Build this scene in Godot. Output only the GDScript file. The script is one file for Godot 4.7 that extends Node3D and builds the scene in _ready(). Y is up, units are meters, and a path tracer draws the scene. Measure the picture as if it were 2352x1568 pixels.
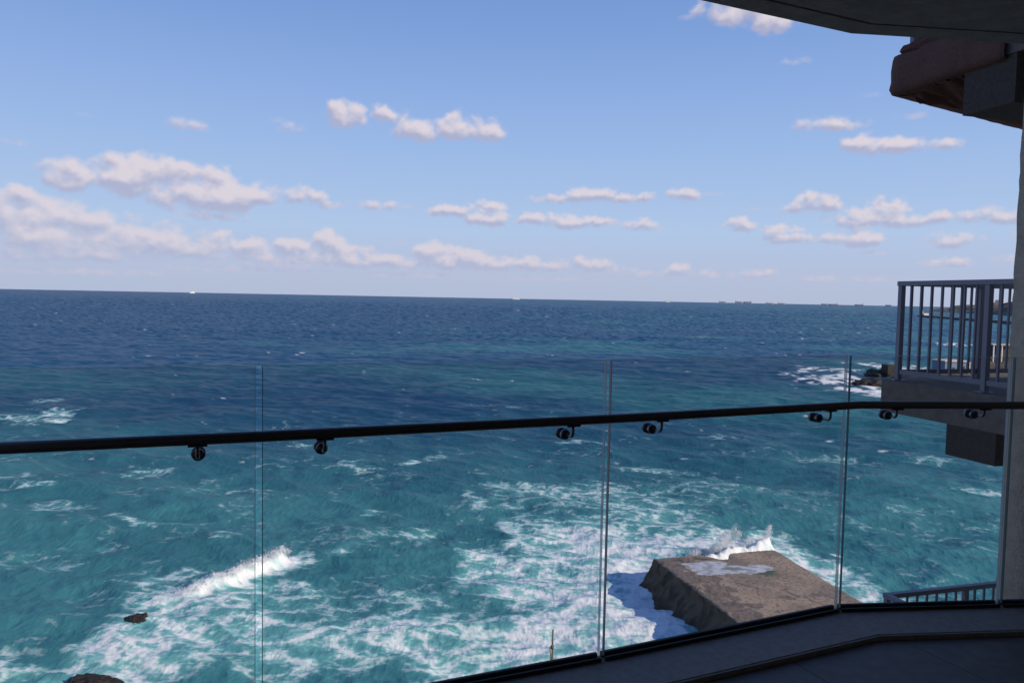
extends Node3D
# A shaded balcony with a glass balustrade above a rough winter sea.
# World: y up, metres, sea level at y = 0, the eye at (0, 20, 0) looking along -z.

const EYE := 20.0
const F := 1750.0            # focal length in units of a 2352 x 1568 picture
const PITCH := -0.05651
const ROLL := 0.0190
var cam_basis := Basis(Vector3.RIGHT, PITCH) * Basis(Vector3.BACK, ROLL)
var taken := {}
var M := {}
var rng := RandomNumberGenerator.new()

# ---------------------------------------------------------------- directions
func ray(px: float, py: float) -> Vector3:
	return cam_basis * Vector3((px - 1176.0) / F, -(py - 784.0) / F, -1.0)

func at_y(px: float, py: float, y: float) -> Vector3:
	var d := ray(px, py)
	return Vector3(0, EYE, 0) + d * ((y - EYE) / d.y)

func at_dist(px: float, py: float, dist: float) -> Vector3:
	var d := ray(px, py)
	return Vector3(0, EYE, 0) + d * (dist / -d.z)

# ---------------------------------------------------------------- node helpers
func numbered(called: String) -> String:
	if not taken.has(called):
		taken[called] = 0
		return called
	taken[called] += 1
	return "%s_%03d" % [called, taken[called]]

func thing(called: String, label: String, category: String, group := "") -> Node3D:
	var o := Node3D.new()
	o.name = numbered(called)
	add_child(o)
	o.set_meta("label", label)
	o.set_meta("category", category)
	if group != "":
		o.set_meta("group", group)
	return o

func part(called: String, mesh: Mesh, mat: Material, parent: Node) -> MeshInstance3D:
	var o := MeshInstance3D.new()
	o.name = called
	o.mesh = mesh
	o.material_override = mat
	parent.add_child(o, true)
	return o

func structure(called: String, mesh: Mesh, mat: Material) -> MeshInstance3D:
	var o := part(numbered(called), mesh, mat, self)
	o.set_meta("kind", "structure")
	return o

# ---------------------------------------------------------------- mesh helpers
func new_st(smooth := false) -> SurfaceTool:
	var st := SurfaceTool.new()
	st.begin(Mesh.PRIMITIVE_TRIANGLES)
	st.set_smooth_group(0 if smooth else 0xFFFFFFFF)
	return st

func tri(st: SurfaceTool, a: Vector3, b: Vector3, c: Vector3) -> void:
	st.add_vertex(a)
	st.add_vertex(b)
	st.add_vertex(c)

func quad(st: SurfaceTool, a: Vector3, b: Vector3, c: Vector3, d: Vector3) -> void:
	tri(st, a, b, c)
	tri(st, a, c, d)

func done(st: SurfaceTool) -> ArrayMesh:
	st.generate_normals()
	return st.commit()

# rings of equal length, joined one to the next; each ring runs anticlockwise seen from the end of the loft
func add_loft(st: SurfaceTool, rings: Array, caps := true) -> void:
	var n: int = rings[0].size()
	for k in rings.size() - 1:
		for i in n:
			var j := (i + 1) % n
			quad(st, rings[k][i], rings[k][j], rings[k + 1][j], rings[k + 1][i])
	if caps:
		for e in [0, rings.size() - 1]:
			var mid := Vector3.ZERO
			for p: Vector3 in rings[e]:
				mid += p
			mid /= n
			for i in n:
				var j := (i + 1) % n
				if e == 0:
					tri(st, mid, rings[e][j], rings[e][i])
				else:
					tri(st, mid, rings[e][i], rings[e][j])

func octagon(mid: Vector3, side: Vector3, up: Vector3, w: float, h: float, c: float) -> PackedVector3Array:
	var r := PackedVector3Array()
	var a := w / 2.0
	var b := h / 2.0
	for q in [[a, -b + c], [a, b - c], [a - c, b], [-a + c, b], [-a, b - c], [-a, -b + c], [-a + c, -b], [a - c, -b]]:
		r.append(mid + side * q[0] + up * q[1])
	return r

func add_bar(st: SurfaceTool, a: Vector3, b: Vector3, w: float, h: float, c := 0.003, up := Vector3.UP) -> void:
	var d := (b - a).normalized()
	var side := d.cross(up).normalized()
	var u := side.cross(d).normalized()
	add_loft(st, [octagon(a, side, u, w, h, c), octagon(b, side, u, w, h, c)])

func bar(a: Vector3, b: Vector3, w: float, h: float, c := 0.003, up := Vector3.UP) -> ArrayMesh:
	var st := new_st()
	add_bar(st, a, b, w, h, c, up)
	return done(st)

func block(lo: Vector3, hi: Vector3, c := 0.004) -> ArrayMesh:
	var m := (lo + hi) / 2.0
	return bar(Vector3(m.x, m.y, lo.z), Vector3(m.x, m.y, hi.z), hi.x - lo.x, hi.y - lo.y, c)

func add_tube(st: SurfaceTool, path: Array, radii: Array, sides := 12) -> void:
	var rings := []
	var ref := Vector3.UP
	for k in path.size():
		var d: Vector3 = (path[mini(k + 1, path.size() - 1)] - path[maxi(k - 1, 0)]).normalized()
		if absf(d.dot(ref)) > 0.95:
			ref = Vector3.RIGHT if absf(d.x) < 0.8 else Vector3.BACK
		var side := d.cross(ref).normalized()
		var u := side.cross(d).normalized()
		ref = u
		var ring := PackedVector3Array()
		for i in sides:
			var t := TAU * i / sides
			ring.append(path[k] + (side * cos(t) + u * sin(t)) * radii[k])
		rings.append(ring)
	add_loft(st, rings)

func tube(path: Array, r: float, sides := 12) -> ArrayMesh:
	var st := new_st(true)
	var radii := []
	radii.resize(path.size())
	radii.fill(r)
	add_tube(st, path, radii, sides)
	return done(st)

func add_prism(st: SurfaceTool, poly: PackedVector2Array, y0: float, y1: float) -> void:
	var p := poly.duplicate()
	if Geometry2D.is_polygon_clockwise(p):
		p.reverse()
	var t := Geometry2D.triangulate_polygon(p)
	for k in range(0, t.size(), 3):
		var a := p[t[k]]
		var b := p[t[k + 1]]
		var c := p[t[k + 2]]
		if (b - a).cross(c - a) < 0:
			var s := b
			b = c
			c = s
		tri(st, Vector3(a.x, y1, a.y), Vector3(b.x, y1, b.y), Vector3(c.x, y1, c.y))
		tri(st, Vector3(a.x, y0, a.y), Vector3(c.x, y0, c.y), Vector3(b.x, y0, b.y))
	for i in p.size():
		var a := p[i]
		var b := p[(i + 1) % p.size()]
		quad(st, Vector3(a.x, y0, a.y), Vector3(b.x, y0, b.y), Vector3(b.x, y1, b.y), Vector3(a.x, y1, a.y))

func prism(poly: PackedVector2Array, y0: float, y1: float) -> ArrayMesh:
	var st := new_st()
	add_prism(st, poly, y0, y1)
	return done(st)

# a rectangular grid of points as a smooth sheet with thickness along its own normals
func sheet(rows: Array, thick: float, colors := []) -> ArrayMesh:
	var nr: int = rows.size()
	var nc: int = rows[0].size()
	var st := new_st(true)
	var back := []
	for r in nr:
		var line := PackedVector3Array()
		for c in nc:
			var du: Vector3 = rows[r][mini(c + 1, nc - 1)] - rows[r][maxi(c - 1, 0)]
			var dv: Vector3 = rows[mini(r + 1, nr - 1)][c] - rows[maxi(r - 1, 0)][c]
			line.append(rows[r][c] + du.cross(dv).normalized() * thick)
		back.append(line)
	for r in nr - 1:
		for c in nc - 1:
			quad(st, rows[r][c], rows[r + 1][c], rows[r + 1][c + 1], rows[r][c + 1])
			quad(st, back[r][c], back[r][c + 1], back[r + 1][c + 1], back[r + 1][c])
	for c in nc - 1:
		quad(st, rows[0][c], rows[0][c + 1], back[0][c + 1], back[0][c])
		quad(st, rows[nr - 1][c], back[nr - 1][c], back[nr - 1][c + 1], rows[nr - 1][c + 1])
	for r in nr - 1:
		quad(st, rows[r][0], back[r][0], back[r + 1][0], rows[r + 1][0])
		quad(st, rows[r][nc - 1], rows[r + 1][nc - 1], back[r + 1][nc - 1], back[r][nc - 1])
	return done(st)

# a grid of points as one open sheet with vertex colours
func grid_mesh(v: PackedVector3Array, cols: int, color: PackedColorArray, uv := PackedVector2Array(), uv2 := PackedVector2Array()) -> ArrayMesh:
	var rows := v.size() / cols
	var idx := PackedInt32Array()
	idx.resize((rows - 1) * (cols - 1) * 6)
	var k := 0
	for r in rows - 1:
		for c in cols - 1:
			var a := r * cols + c
			idx[k] = a
			idx[k + 1] = a + cols
			idx[k + 2] = a + 1
			idx[k + 3] = a + 1
			idx[k + 4] = a + cols
			idx[k + 5] = a + cols + 1
			k += 6
	var arr := []
	arr.resize(Mesh.ARRAY_MAX)
	arr[Mesh.ARRAY_VERTEX] = v
	arr[Mesh.ARRAY_INDEX] = idx
	if color.size():
		arr[Mesh.ARRAY_COLOR] = color
	if uv.size():
		arr[Mesh.ARRAY_TEX_UV] = uv
	if uv2.size():
		arr[Mesh.ARRAY_TEX_UV2] = uv2
	var raw := ArrayMesh.new()
	raw.add_surface_from_arrays(Mesh.PRIMITIVE_TRIANGLES, arr)
	var st := SurfaceTool.new()
	st.create_from(raw, 0)
	st.generate_normals()
	if uv.size():
		st.generate_tangents()
	return st.commit()

func noise(seed_: int, freq: float, octaves := 4, type := FastNoiseLite.TYPE_SIMPLEX_SMOOTH, fractal := FastNoiseLite.FRACTAL_FBM) -> FastNoiseLite:
	var n := FastNoiseLite.new()
	n.seed = seed_
	n.frequency = freq
	n.noise_type = type
	n.fractal_type = fractal
	n.fractal_octaves = octaves
	return n

func sstep(a: float, b: float, x: float) -> float:
	var t := clampf((x - a) / (b - a), 0.0, 1.0)
	return t * t * (3.0 - 2.0 * t)

# a rough boulder: a ball pushed in and out by noise
func boulder(mid: Vector3, r: Vector3, seed_: int, rough := 0.35, segs := 72) -> ArrayMesh:
	var n := noise(seed_, 0.9, 5)
	var v := PackedVector3Array()
	var rows := segs / 2 + 1
	for i in rows:
		var t := PI * i / (rows - 1)
		for j in segs + 1:
			var p := TAU * (j % segs) / segs
			var d := Vector3(sin(t) * cos(p), cos(t), sin(t) * sin(p))
			var k := 1.0 + rough * 1.6 * n.get_noise_3dv(d * 1.4) + rough * 0.5 * n.get_noise_3dv(d * 5.0)
			v.append(mid + d * k * r)
	return grid_mesh(v, segs + 1, PackedColorArray())

# ---------------------------------------------------------------- materials
func noise_texture(seed_: int, freq: float, dark: Color, light: Color, octaves := 5, size := 512) -> ImageTexture:
	var im := noise(seed_, freq, octaves).get_seamless_image(size, size)
	im.convert(Image.FORMAT_RGB8)
	var data := im.get_data()
	for k in range(0, data.size(), 3):
		var t := data[k] / 255.0
		var c := dark.lerp(light, t)
		data[k] = int(c.r * 255)
		data[k + 1] = int(c.g * 255)
		data[k + 2] = int(c.b * 255)
	return ImageTexture.create_from_image(Image.create_from_data(size, size, false, Image.FORMAT_RGB8, data))

func rough_stone(seed_: int, dark: Color, light: Color, metres: float, rough: float, relief_cm: float, spec := 0.4) -> StandardMaterial3D:
	var m := StandardMaterial3D.new()
	m.albedo_texture = noise_texture(seed_, 0.018, dark, light, 6)
	m.uv1_triplanar = true
	m.uv1_world_triplanar = true
	m.uv1_scale = Vector3.ONE / metres
	m.roughness = rough
	m.metallic_specular = spec
	if relief_cm > 0.0:
		m.heightmap_enabled = true
		m.heightmap_scale = relief_cm
		m.heightmap_texture = ImageTexture.create_from_image(noise(seed_ + 7, 0.06, 5).get_seamless_image(512, 512))
	return m

func plain(c: Color, rough: float, metal := 0.0, spec := 0.5) -> StandardMaterial3D:
	var m := StandardMaterial3D.new()
	m.albedo_color = c
	m.roughness = rough
	m.metallic = metal
	m.metallic_specular = spec
	return m

func lin(r: float, g: float, b: float) -> Color:
	return Color(r, g, b).linear_to_srgb()

func make_materials() -> void:
	M.ceiling = rough_stone(11, lin(0.23, 0.22, 0.215), lin(0.34, 0.325, 0.315), 1.6, 0.95, 0.25)
	M.concrete = rough_stone(12, lin(0.15, 0.122, 0.10), lin(0.24, 0.20, 0.165), 1.1, 0.92, 0.3)
	M.render = rough_stone(13, lin(0.30, 0.24, 0.175), lin(0.44, 0.36, 0.27), 0.9, 0.95, 0.8)
	M.coping = rough_stone(14, lin(0.245, 0.20, 0.165), lin(0.36, 0.295, 0.245), 0.5, 0.55, 0.03)
	M.tile = rough_stone(16, lin(0.135, 0.112, 0.092), lin(0.195, 0.163, 0.136), 0.8, 0.5, 0.03)
	M.grout = plain(lin(0.03, 0.03, 0.03), 0.95)
	M.beam = rough_stone(17, lin(0.062, 0.050, 0.042), lin(0.11, 0.088, 0.075), 0.5, 0.95, 0.5)
	M.paint = plain(lin(0.19, 0.195, 0.235), 0.45)
	M.steel = plain(lin(0.16, 0.16, 0.165), 0.34, 1.0)
	M.dark_steel = plain(lin(0.085, 0.068, 0.060), 0.28, 0.0, 0.6)
	M.channel = plain(lin(0.012, 0.012, 0.013), 0.6)
	M.rubber = plain(lin(0.015, 0.015, 0.015), 0.8)
	M.glass = plain(Color(0.10, 0.16, 0.16, 0.055), 0.0)
	M.glass.transparency = BaseMaterial3D.TRANSPARENCY_ALPHA
	M.bright_edge = plain(Color(0.8, 0.84, 0.84, 0.55), 0.5)  # same glass edge, with the brightness of refracted light put into its colour
	M.bright_edge.transparency = BaseMaterial3D.TRANSPARENCY_ALPHA
	M.top_edge = plain(Color(0.7, 0.76, 0.76, 0.35), 0.4)
	M.top_edge.transparency = BaseMaterial3D.TRANSPARENCY_ALPHA
	M.glass_edge = plain(lin(0.10, 0.125, 0.12), 0.15)
	M.cloth = rough_stone(18, lin(0.125, 0.066, 0.055), lin(0.175, 0.098, 0.082), 0.35, 1.0, 0.06, 0.2)
	M.cloth_hem = plain(lin(0.13, 0.07, 0.065), 1.0)
	M.rock = rough_stone(19, lin(0.014, 0.011, 0.010), lin(0.050, 0.040, 0.034), 2.2, 0.4, 8.0)
	M.shore = rough_stone(20, lin(0.05, 0.038, 0.026), lin(0.20, 0.155, 0.10), 9.0, 0.95, 12.0)
	M.headland = rough_stone(21, lin(0.07, 0.062, 0.05), lin(0.24, 0.19, 0.14), 160.0, 1.0, 0.0)
	M.foam = plain(lin(0.93, 0.94, 0.95), 0.9, 0.0, 0.3)
	M.foam.backlight_enabled = true
	M.foam.backlight = Color(0.9, 0.9, 0.9)
	M.white = plain(lin(0.72, 0.70, 0.66), 0.7)
	M.cream = plain(lin(0.62, 0.55, 0.42), 0.85)
	M.shaded_wall = plain(lin(0.16, 0.24, 0.36), 0.8)  # blue shade on the hut wall, put into its colour
	M.dark = plain(lin(0.04, 0.04, 0.045), 0.6)
	M.wood = rough_stone(22, lin(0.13, 0.125, 0.12), lin(0.30, 0.29, 0.28), 0.25, 0.85, 0.3)
	M.rope = plain(lin(0.10, 0.09, 0.08), 0.95)
	M.hazy_hull_grey = plain(lin(0.26, 0.30, 0.42), 0.7)  # ship colours: paled towards blue, distance haze mixed in
	M.hazy_hull_brown = plain(lin(0.36, 0.31, 0.33), 0.7)
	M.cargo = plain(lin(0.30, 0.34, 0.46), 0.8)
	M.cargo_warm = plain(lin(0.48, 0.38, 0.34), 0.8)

# ---------------------------------------------------------------- sky
# v-picture ellipses of the clouds in view: centre, half width, half height, thickness
const CLOUDS := [
	[1700, 25, 105, 48, 1.2], [1790, 58, 55, 34, 1.1], [800, 272, 62, 38, 1.15], [885, 266, 38, 24, 0.9], [942, 298, 55, 42, 1.1], [1060, 298, 62, 38, 1.15], [1125, 304, 40, 28, 1.0],
	[425, 288, 48, 16, 0.5], [460, 297, 30, 8, 0.35], [628, 276, 26, 9, 0.35], [668, 294, 36, 14, 0.5], [35, 327, 40, 9, 0.5], [190, 263, 28, 5, 0.25],
	[2095, 268, 40, 9, 0.35], [1830, 142, 42, 9, 0.35], [1900, 288, 82, 20, 0.75], [1985, 330, 45, 26, 1.1], [2060, 338, 90, 22, 1.0], [2140, 336, 50, 18, 0.8], [1995, 220, 30, 5, 0.25],
	[190, 412, 85, 44, 1.15], [300, 418, 130, 56, 1.3], [400, 430, 140, 58, 1.3], [500, 450, 120, 48, 1.25], [575, 452, 60, 30, 1.0], [640, 440, 50, 14, 0.5], [690, 455, 62, 26, 1.0], [745, 470, 40, 12, 0.7],
	[55, 450, 46, 24, 0.85], [500, 498, 92, 16, 0.75], [868, 473, 70, 13, 0.65], [300, 493, 22, 7, 0.5], [684, 513, 24, 4, 0.4],
	[60, 505, 130, 34, 0.95], [170, 520, 140, 40, 1.0], [280, 540, 150, 40, 1.0], [380, 565, 110, 30, 0.9], [120, 565, 160, 30, 0.8], [60, 590, 120, 18, 0.6], [240, 590, 160, 20, 0.65],
	[508, 560, 32, 32, 1.1], [570, 566, 50, 24, 1.0], [670, 575, 50, 28, 1.1], [745, 560, 52, 34, 1.2], [805, 578, 50, 26, 1.1], [880, 600, 70, 18, 0.9], [995, 582, 52, 28, 1.1], [1075, 590, 75, 24, 1.05], [1180, 600, 70, 20, 0.9],
	[1330, 605, 95, 17, 0.85], [1400, 618, 70, 12, 0.7], [1565, 622, 36, 18, 0.95], [1632, 630, 26, 11, 0.8], [1740, 632, 66, 14, 0.75], [1880, 641, 60, 9, 0.55], [2000, 643, 50, 8, 0.5],
	[1290, 457, 72, 14, 0.9], [1365, 448, 62, 22, 1.05], [1450, 456, 66, 15, 0.95], [1565, 448, 48, 18, 0.95], [1640, 446, 40, 5, 0.3],
	[1030, 487, 66, 17, 0.85], [1110, 476, 55, 17, 0.9], [1130, 506, 80, 20, 0.95], [1225, 507, 85, 20, 1.0], [1320, 512, 95, 21, 1.1], [1470, 518, 46, 17, 0.85], [1510, 524, 25, 7, 0.4],
	[1870, 468, 62, 24, 1.15], [1818, 483, 36, 12, 0.8], [1700, 518, 44, 22, 1.05], [1795, 527, 46, 14, 0.9], [1810, 551, 62, 17, 1.0], [2040, 475, 52, 22, 1.05], [1990, 505, 88, 26, 1.15], [2085, 516, 50, 14, 0.9],
	[1958, 555, 66, 24, 1.1], [2010, 581, 26, 7, 0.7], [2230, 498, 115, 19, 0.95], [2320, 500, 60, 20, 0.95], [2195, 553, 50, 22, 1.0], [2185, 605, 58, 12, 0.85], [2315, 594, 30, 9, 0.7], [2330, 540, 20, 7, 0.6],
	[620, 592, 180, 27, 0.87], [800, 602, 200, 25, 0.87], [1050, 608, 200, 21, 0.84], [1250, 613, 150, 18, 0.77], [1500, 632, 130, 11, 0.45], [150, 545, 220, 52, 1.05], [390, 562, 150, 36, 0.98], [60, 470, 120, 25, 0.63],
	[1730, 480, 26, 7, 0.4], [915, 558, 22, 6, 0.4], [1280, 553, 40, 5, 0.3], [600, 620, 200, 10, 0.55], [950, 632, 160, 8, 0.5], [200, 625, 220, 10, 0.5], [1250, 640, 200, 7, 0.45],
]
# sky colour (sRGB, 0..255) by height above the horizon in degrees
const SKY := [[0.0, 178, 189, 214], [1.8, 181, 192, 218], [5.0, 176, 199, 231], [9.5, 160, 189, 231], [14.0, 144, 176, 227], [19.0, 125, 160, 217], [24.0, 110, 146, 206], [35.0, 92, 128, 192], [55.0, 74, 110, 178], [90.0, 64, 98, 168]]

func sky_color(el: float) -> Vector3:
	for k in SKY.size() - 1:
		if el <= SKY[k + 1][0]:
			var t: float = clampf((el - SKY[k][0]) / (SKY[k + 1][0] - SKY[k][0]), 0, 1)
			var c := Color(lerpf(SKY[k][1], SKY[k + 1][1], t) / 255.0, lerpf(SKY[k][2], SKY[k + 1][2], t) / 255.0, lerpf(SKY[k][3], SKY[k + 1][3], t) / 255.0).srgb_to_linear()
			return Vector3(c.r, c.g, c.b)
	return Vector3(0.05, 0.12, 0.39)

func make_sky() -> PanoramaSkyMaterial:
	const W := 4096
	const H := 2048
	const R0 := 560                     # clouds lie between this row and the horizon
	const NR := H / 2 - R0
	var dens := PackedFloat32Array()
	dens.resize(W * NR)
	var blobs := []
	for c in CLOUDS:
		var d := ray(c[0], c[1]).normalized()
		blobs.append([rad_to_deg(atan2(d.x, -d.z)), rad_to_deg(asin(d.y)), rad_to_deg(c[2] / F), rad_to_deg(c[3] / F), c[4]])
	var r := RandomNumberGenerator.new()
	r.seed = 91
	for k in 150:                       # the same kind of sky goes on all round
		var az := r.randf_range(44.0, 316.0)
		var el := 1.2 + 19.0 * pow(r.randf(), 1.7)
		var size := r.randf_range(1.2, 3.6)
		var flat_ := lerpf(0.22, 0.42, clampf(el / 14.0, 0, 1))
		for j in r.randi_range(1, 4):
			blobs.append([wrapf(az + r.randfn(0, size * 0.9), -180, 180), el + r.randfn(0, size * 0.12), size * r.randf_range(0.6, 1.2), size * flat_ * r.randf_range(0.7, 1.2), r.randf_range(0.5, 1.2)])
	var big := noise(5, 0.34, 5)
	var fine := noise(6, 1.3, 4)
	var step := 360.0 / W
	for b in blobs:
		var c0 := int(floor((b[0] - b[2] * 1.5) / step))
		var c1 := int(floor((b[0] + b[2] * 1.5) / step))
		var r0 := int((90.0 - b[1] - b[3] * 1.7) / step)
		var r1 := int((90.0 - b[1] + b[3] * 1.7) / step)
		var k: float = clampf(0.85 / b[3], 0.65, 2.4)
		for row in range(maxi(r0, R0), mini(r1, H / 2)):
			var el := 90.0 - (row + 0.5) * step
			for col in range(c0, c1):
				var az := (col + 0.5) * step
				var dx: float = (az - b[0]) / b[2]
				var dy: float = (el - b[1]) / b[3]
				if dy < 0.0:
					dy *= 1.45
				var q := 1.0 - dx * dx - dy * dy
				if q < -1.1:
					continue
				q += 0.10 + 1.15 * big.get_noise_2d(az * k, el * 1.4 * k) + 0.45 * fine.get_noise_2d(az * k, el * 1.3 * k)
				q *= b[4]
				var at := (row - R0) * W + posmod(col, W)
				if q > dens[at]:
					dens[at] = q
	var out := PackedFloat32Array()
	var low := sky_color(0.0)
	for row in H:
		var el := 90.0 - (row + 0.5) * step
		var c := sky_color(el) if el > 0.0 else low
		var line := PackedFloat32Array([c.x, c.y, c.z])
		for k in 12:
			line.append_array(line)
		if row >= R0 + 6 and row < H / 2 - 5:
			var base := (row - R0) * W
			var veil := exp(-el / 4.5)
			var lit := Vector3(0.75, 0.68, 0.735).lerp(Vector3(0.72, 0.635, 0.68), veil)
			var dim := Vector3(0.42, 0.43, 0.60).lerp(Vector3(0.44, 0.49, 0.66), veil)
			for col in W:
				var q := dens[base + col]
				if q <= 0.0:
					continue
				var up := dens[base - 5 * W + (col + 2) % W]
				var down := dens[base + 4 * W + (col + W - 2) % W]
				var light := clampf(0.52 + 0.80 * (down - up) + 0.12 * (q - 0.6), 0.0, 1.0)
				var a := sstep(0.0, 1.0, q) * (0.95 - 0.40 * veil)
				var s := dim.lerp(lit, light)
				line[col * 3] = lerpf(c.x, s.x, a)
				line[col * 3 + 1] = lerpf(c.y, s.y, a)
				line[col * 3 + 2] = lerpf(c.z, s.z, a)
		out.append_array(line)
	var im := Image.create_from_data(W, H, false, Image.FORMAT_RGBF, out.to_byte_array())
	var m := PanoramaSkyMaterial.new()
	m.panorama = ImageTexture.create_from_image(im)
	return m

# ---------------------------------------------------------------- sea
const FX0 := -88.0
const FX1 := 62.0
const FD0 := 33.0
const FD1 := 143.0
# foam in the picture: centre, half width, half height, share of the water it covers
const FOAM := [
	[1420, 1290, 180, 90, 0.92], [1330, 1240, 160, 60, 0.7], [1280, 1330, 180, 80, 0.8], [1420, 1420, 150, 110, 1.05], [1300, 1480, 180, 90, 0.9], [1500, 1190, 140, 45, 0.45], [1400, 1145, 230, 36, 0.38],
	[1180, 1480, 150, 80, 0.6], [1000, 1500, 160, 80, 0.62], [850, 1470, 200, 70, 0.52], [700, 1500, 200, 80, 0.62], [500, 1450, 200, 80, 0.62], [330, 1460, 150, 70, 0.68], [450, 1390, 160, 40, 0.62], [250, 1530, 200, 60, 0.65],
	[60, 1540, 120, 50, 0.55], [600, 1400, 200, 40, 0.48], [900, 1400, 200, 50, 0.30], [1130, 1265, 45, 22, 0.75], [1190, 1225, 40, 30, 0.7], [1110, 1310, 40, 40, 0.55],
	[370, 1340, 60, 20, 0.6],
	[1560, 1250, 130, 36, 0.88], [1700, 1262, 80, 26, 0.85], [1640, 1232, 60, 22, 0.75], [1850, 1290, 90, 36, 0.62], [1950, 1335, 80, 42, 0.62], [1790, 1240, 60, 26, 0.6], [2060, 1375, 90, 22, 0.55], [1480, 1340, 70, 60, 0.85], [1530, 1440, 60, 60, 0.85],
	[1465, 1335, 70, 45, 1.2], [1500, 1390, 70, 50, 1.2], [1530, 1440, 80, 55, 1.2], [1430, 1460, 90, 60, 1.05], [1610, 1470, 60, 40, 0.9], [1860, 1300, 110, 20, 0.8], [1960, 1352, 90, 22, 0.8],
	[300, 1192, 46, 8, 0.56], [370, 1204, 46, 7, 0.52], [520, 1235, 42, 13, 0.34], [940, 1062, 34, 6, 0.76], [1000, 1050, 40, 7, 0.32], [140, 1166, 90, 12, 0.40], [70, 1124, 40, 7, 0.44], [1170, 1165, 50, 12, 0.40], [1090, 1158, 26, 16, 0.40], [1200, 1125, 60, 13, 0.40],
	[780, 1265, 26, 11, 0.40], [250, 1252, 44, 11, 0.36], [130, 1300, 60, 14, 0.24], [870, 1170, 20, 9, 0.40], [960, 1220, 50, 14, 0.28], [130, 952, 36, 10, 0.85], [60, 922, 70, 6, 0.54], [140, 968, 26, 6, 0.81], [60, 965, 90, 9, 0.36], [40, 1105, 60, 8, 0.32],
	[1060, 880, 60, 4, 0.50], [1010, 895, 80, 4, 0.45], [1150, 930, 70, 4, 0.36], [1330, 1020, 60, 5, 0.32], [1500, 1080, 90, 8, 0.28], [800, 1080, 70, 8, 0.28], [700, 1020, 40, 5, 0.28], [2250, 1130, 60, 10, 0.40], [2100, 1170, 80, 10, 0.24], [1700, 1130, 120, 12, 0.22],
	[330, 1085, 60, 6, 0.28], [560, 1130, 80, 8, 0.24], [1900, 1060, 60, 6, 0.24], [2150, 1060, 70, 8, 0.28], [1650, 1010, 50, 5, 0.24],
]
# the surf at the far rocks, coarse
const SURF := [[1900, 850, 70, 9, 0.6], [1960, 872, 45, 20, 1.0], [2015, 840, 50, 8, 0.75], [1880, 876, 60, 7, 0.7], [1990, 900, 60, 12, 0.95], [2090, 845, 60, 9, 0.7], [2180, 790, 60, 6, 0.6], [2300, 775, 40, 7, 0.7], [1850, 862, 60, 6, 0.45], [2060, 900, 60, 14, 0.7], [2230, 760, 30, 3, 0.5]]

var foam_at := []
var surf_at := []
var crest := PackedVector3Array()
var breakers := []                      # [line, box, height, width of the back]
var swell: FastNoiseLite
var chop: FastNoiseLite
var ripple: FastNoiseLite
var far_waves: FastNoiseLite
var lumps: FastNoiseLite

func zones(list: Array) -> Array:
	var r := []
	for f in list:
		var p := at_y(f[0], f[1], 0.0)
		var d := -p.z
		r.append([p.x, d, f[2] * d / F, f[3] * d * d / (EYE * F), f[4]])
	return r

func zone_share(list: Array, x: float, d: float) -> float:
	var most := 0.0
	for f in list:
		var dx: float = (x - f[0]) / f[2]
		if dx > 1.25 or dx < -1.25:
			continue
		var dy: float = (d - f[1]) / f[3]
		var q := 1.25 - sqrt(dx * dx + dy * dy)
		if q > 0.0:
			most = maxf(most, f[4] * minf(1.0, q * 1.6))
	return most

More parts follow.
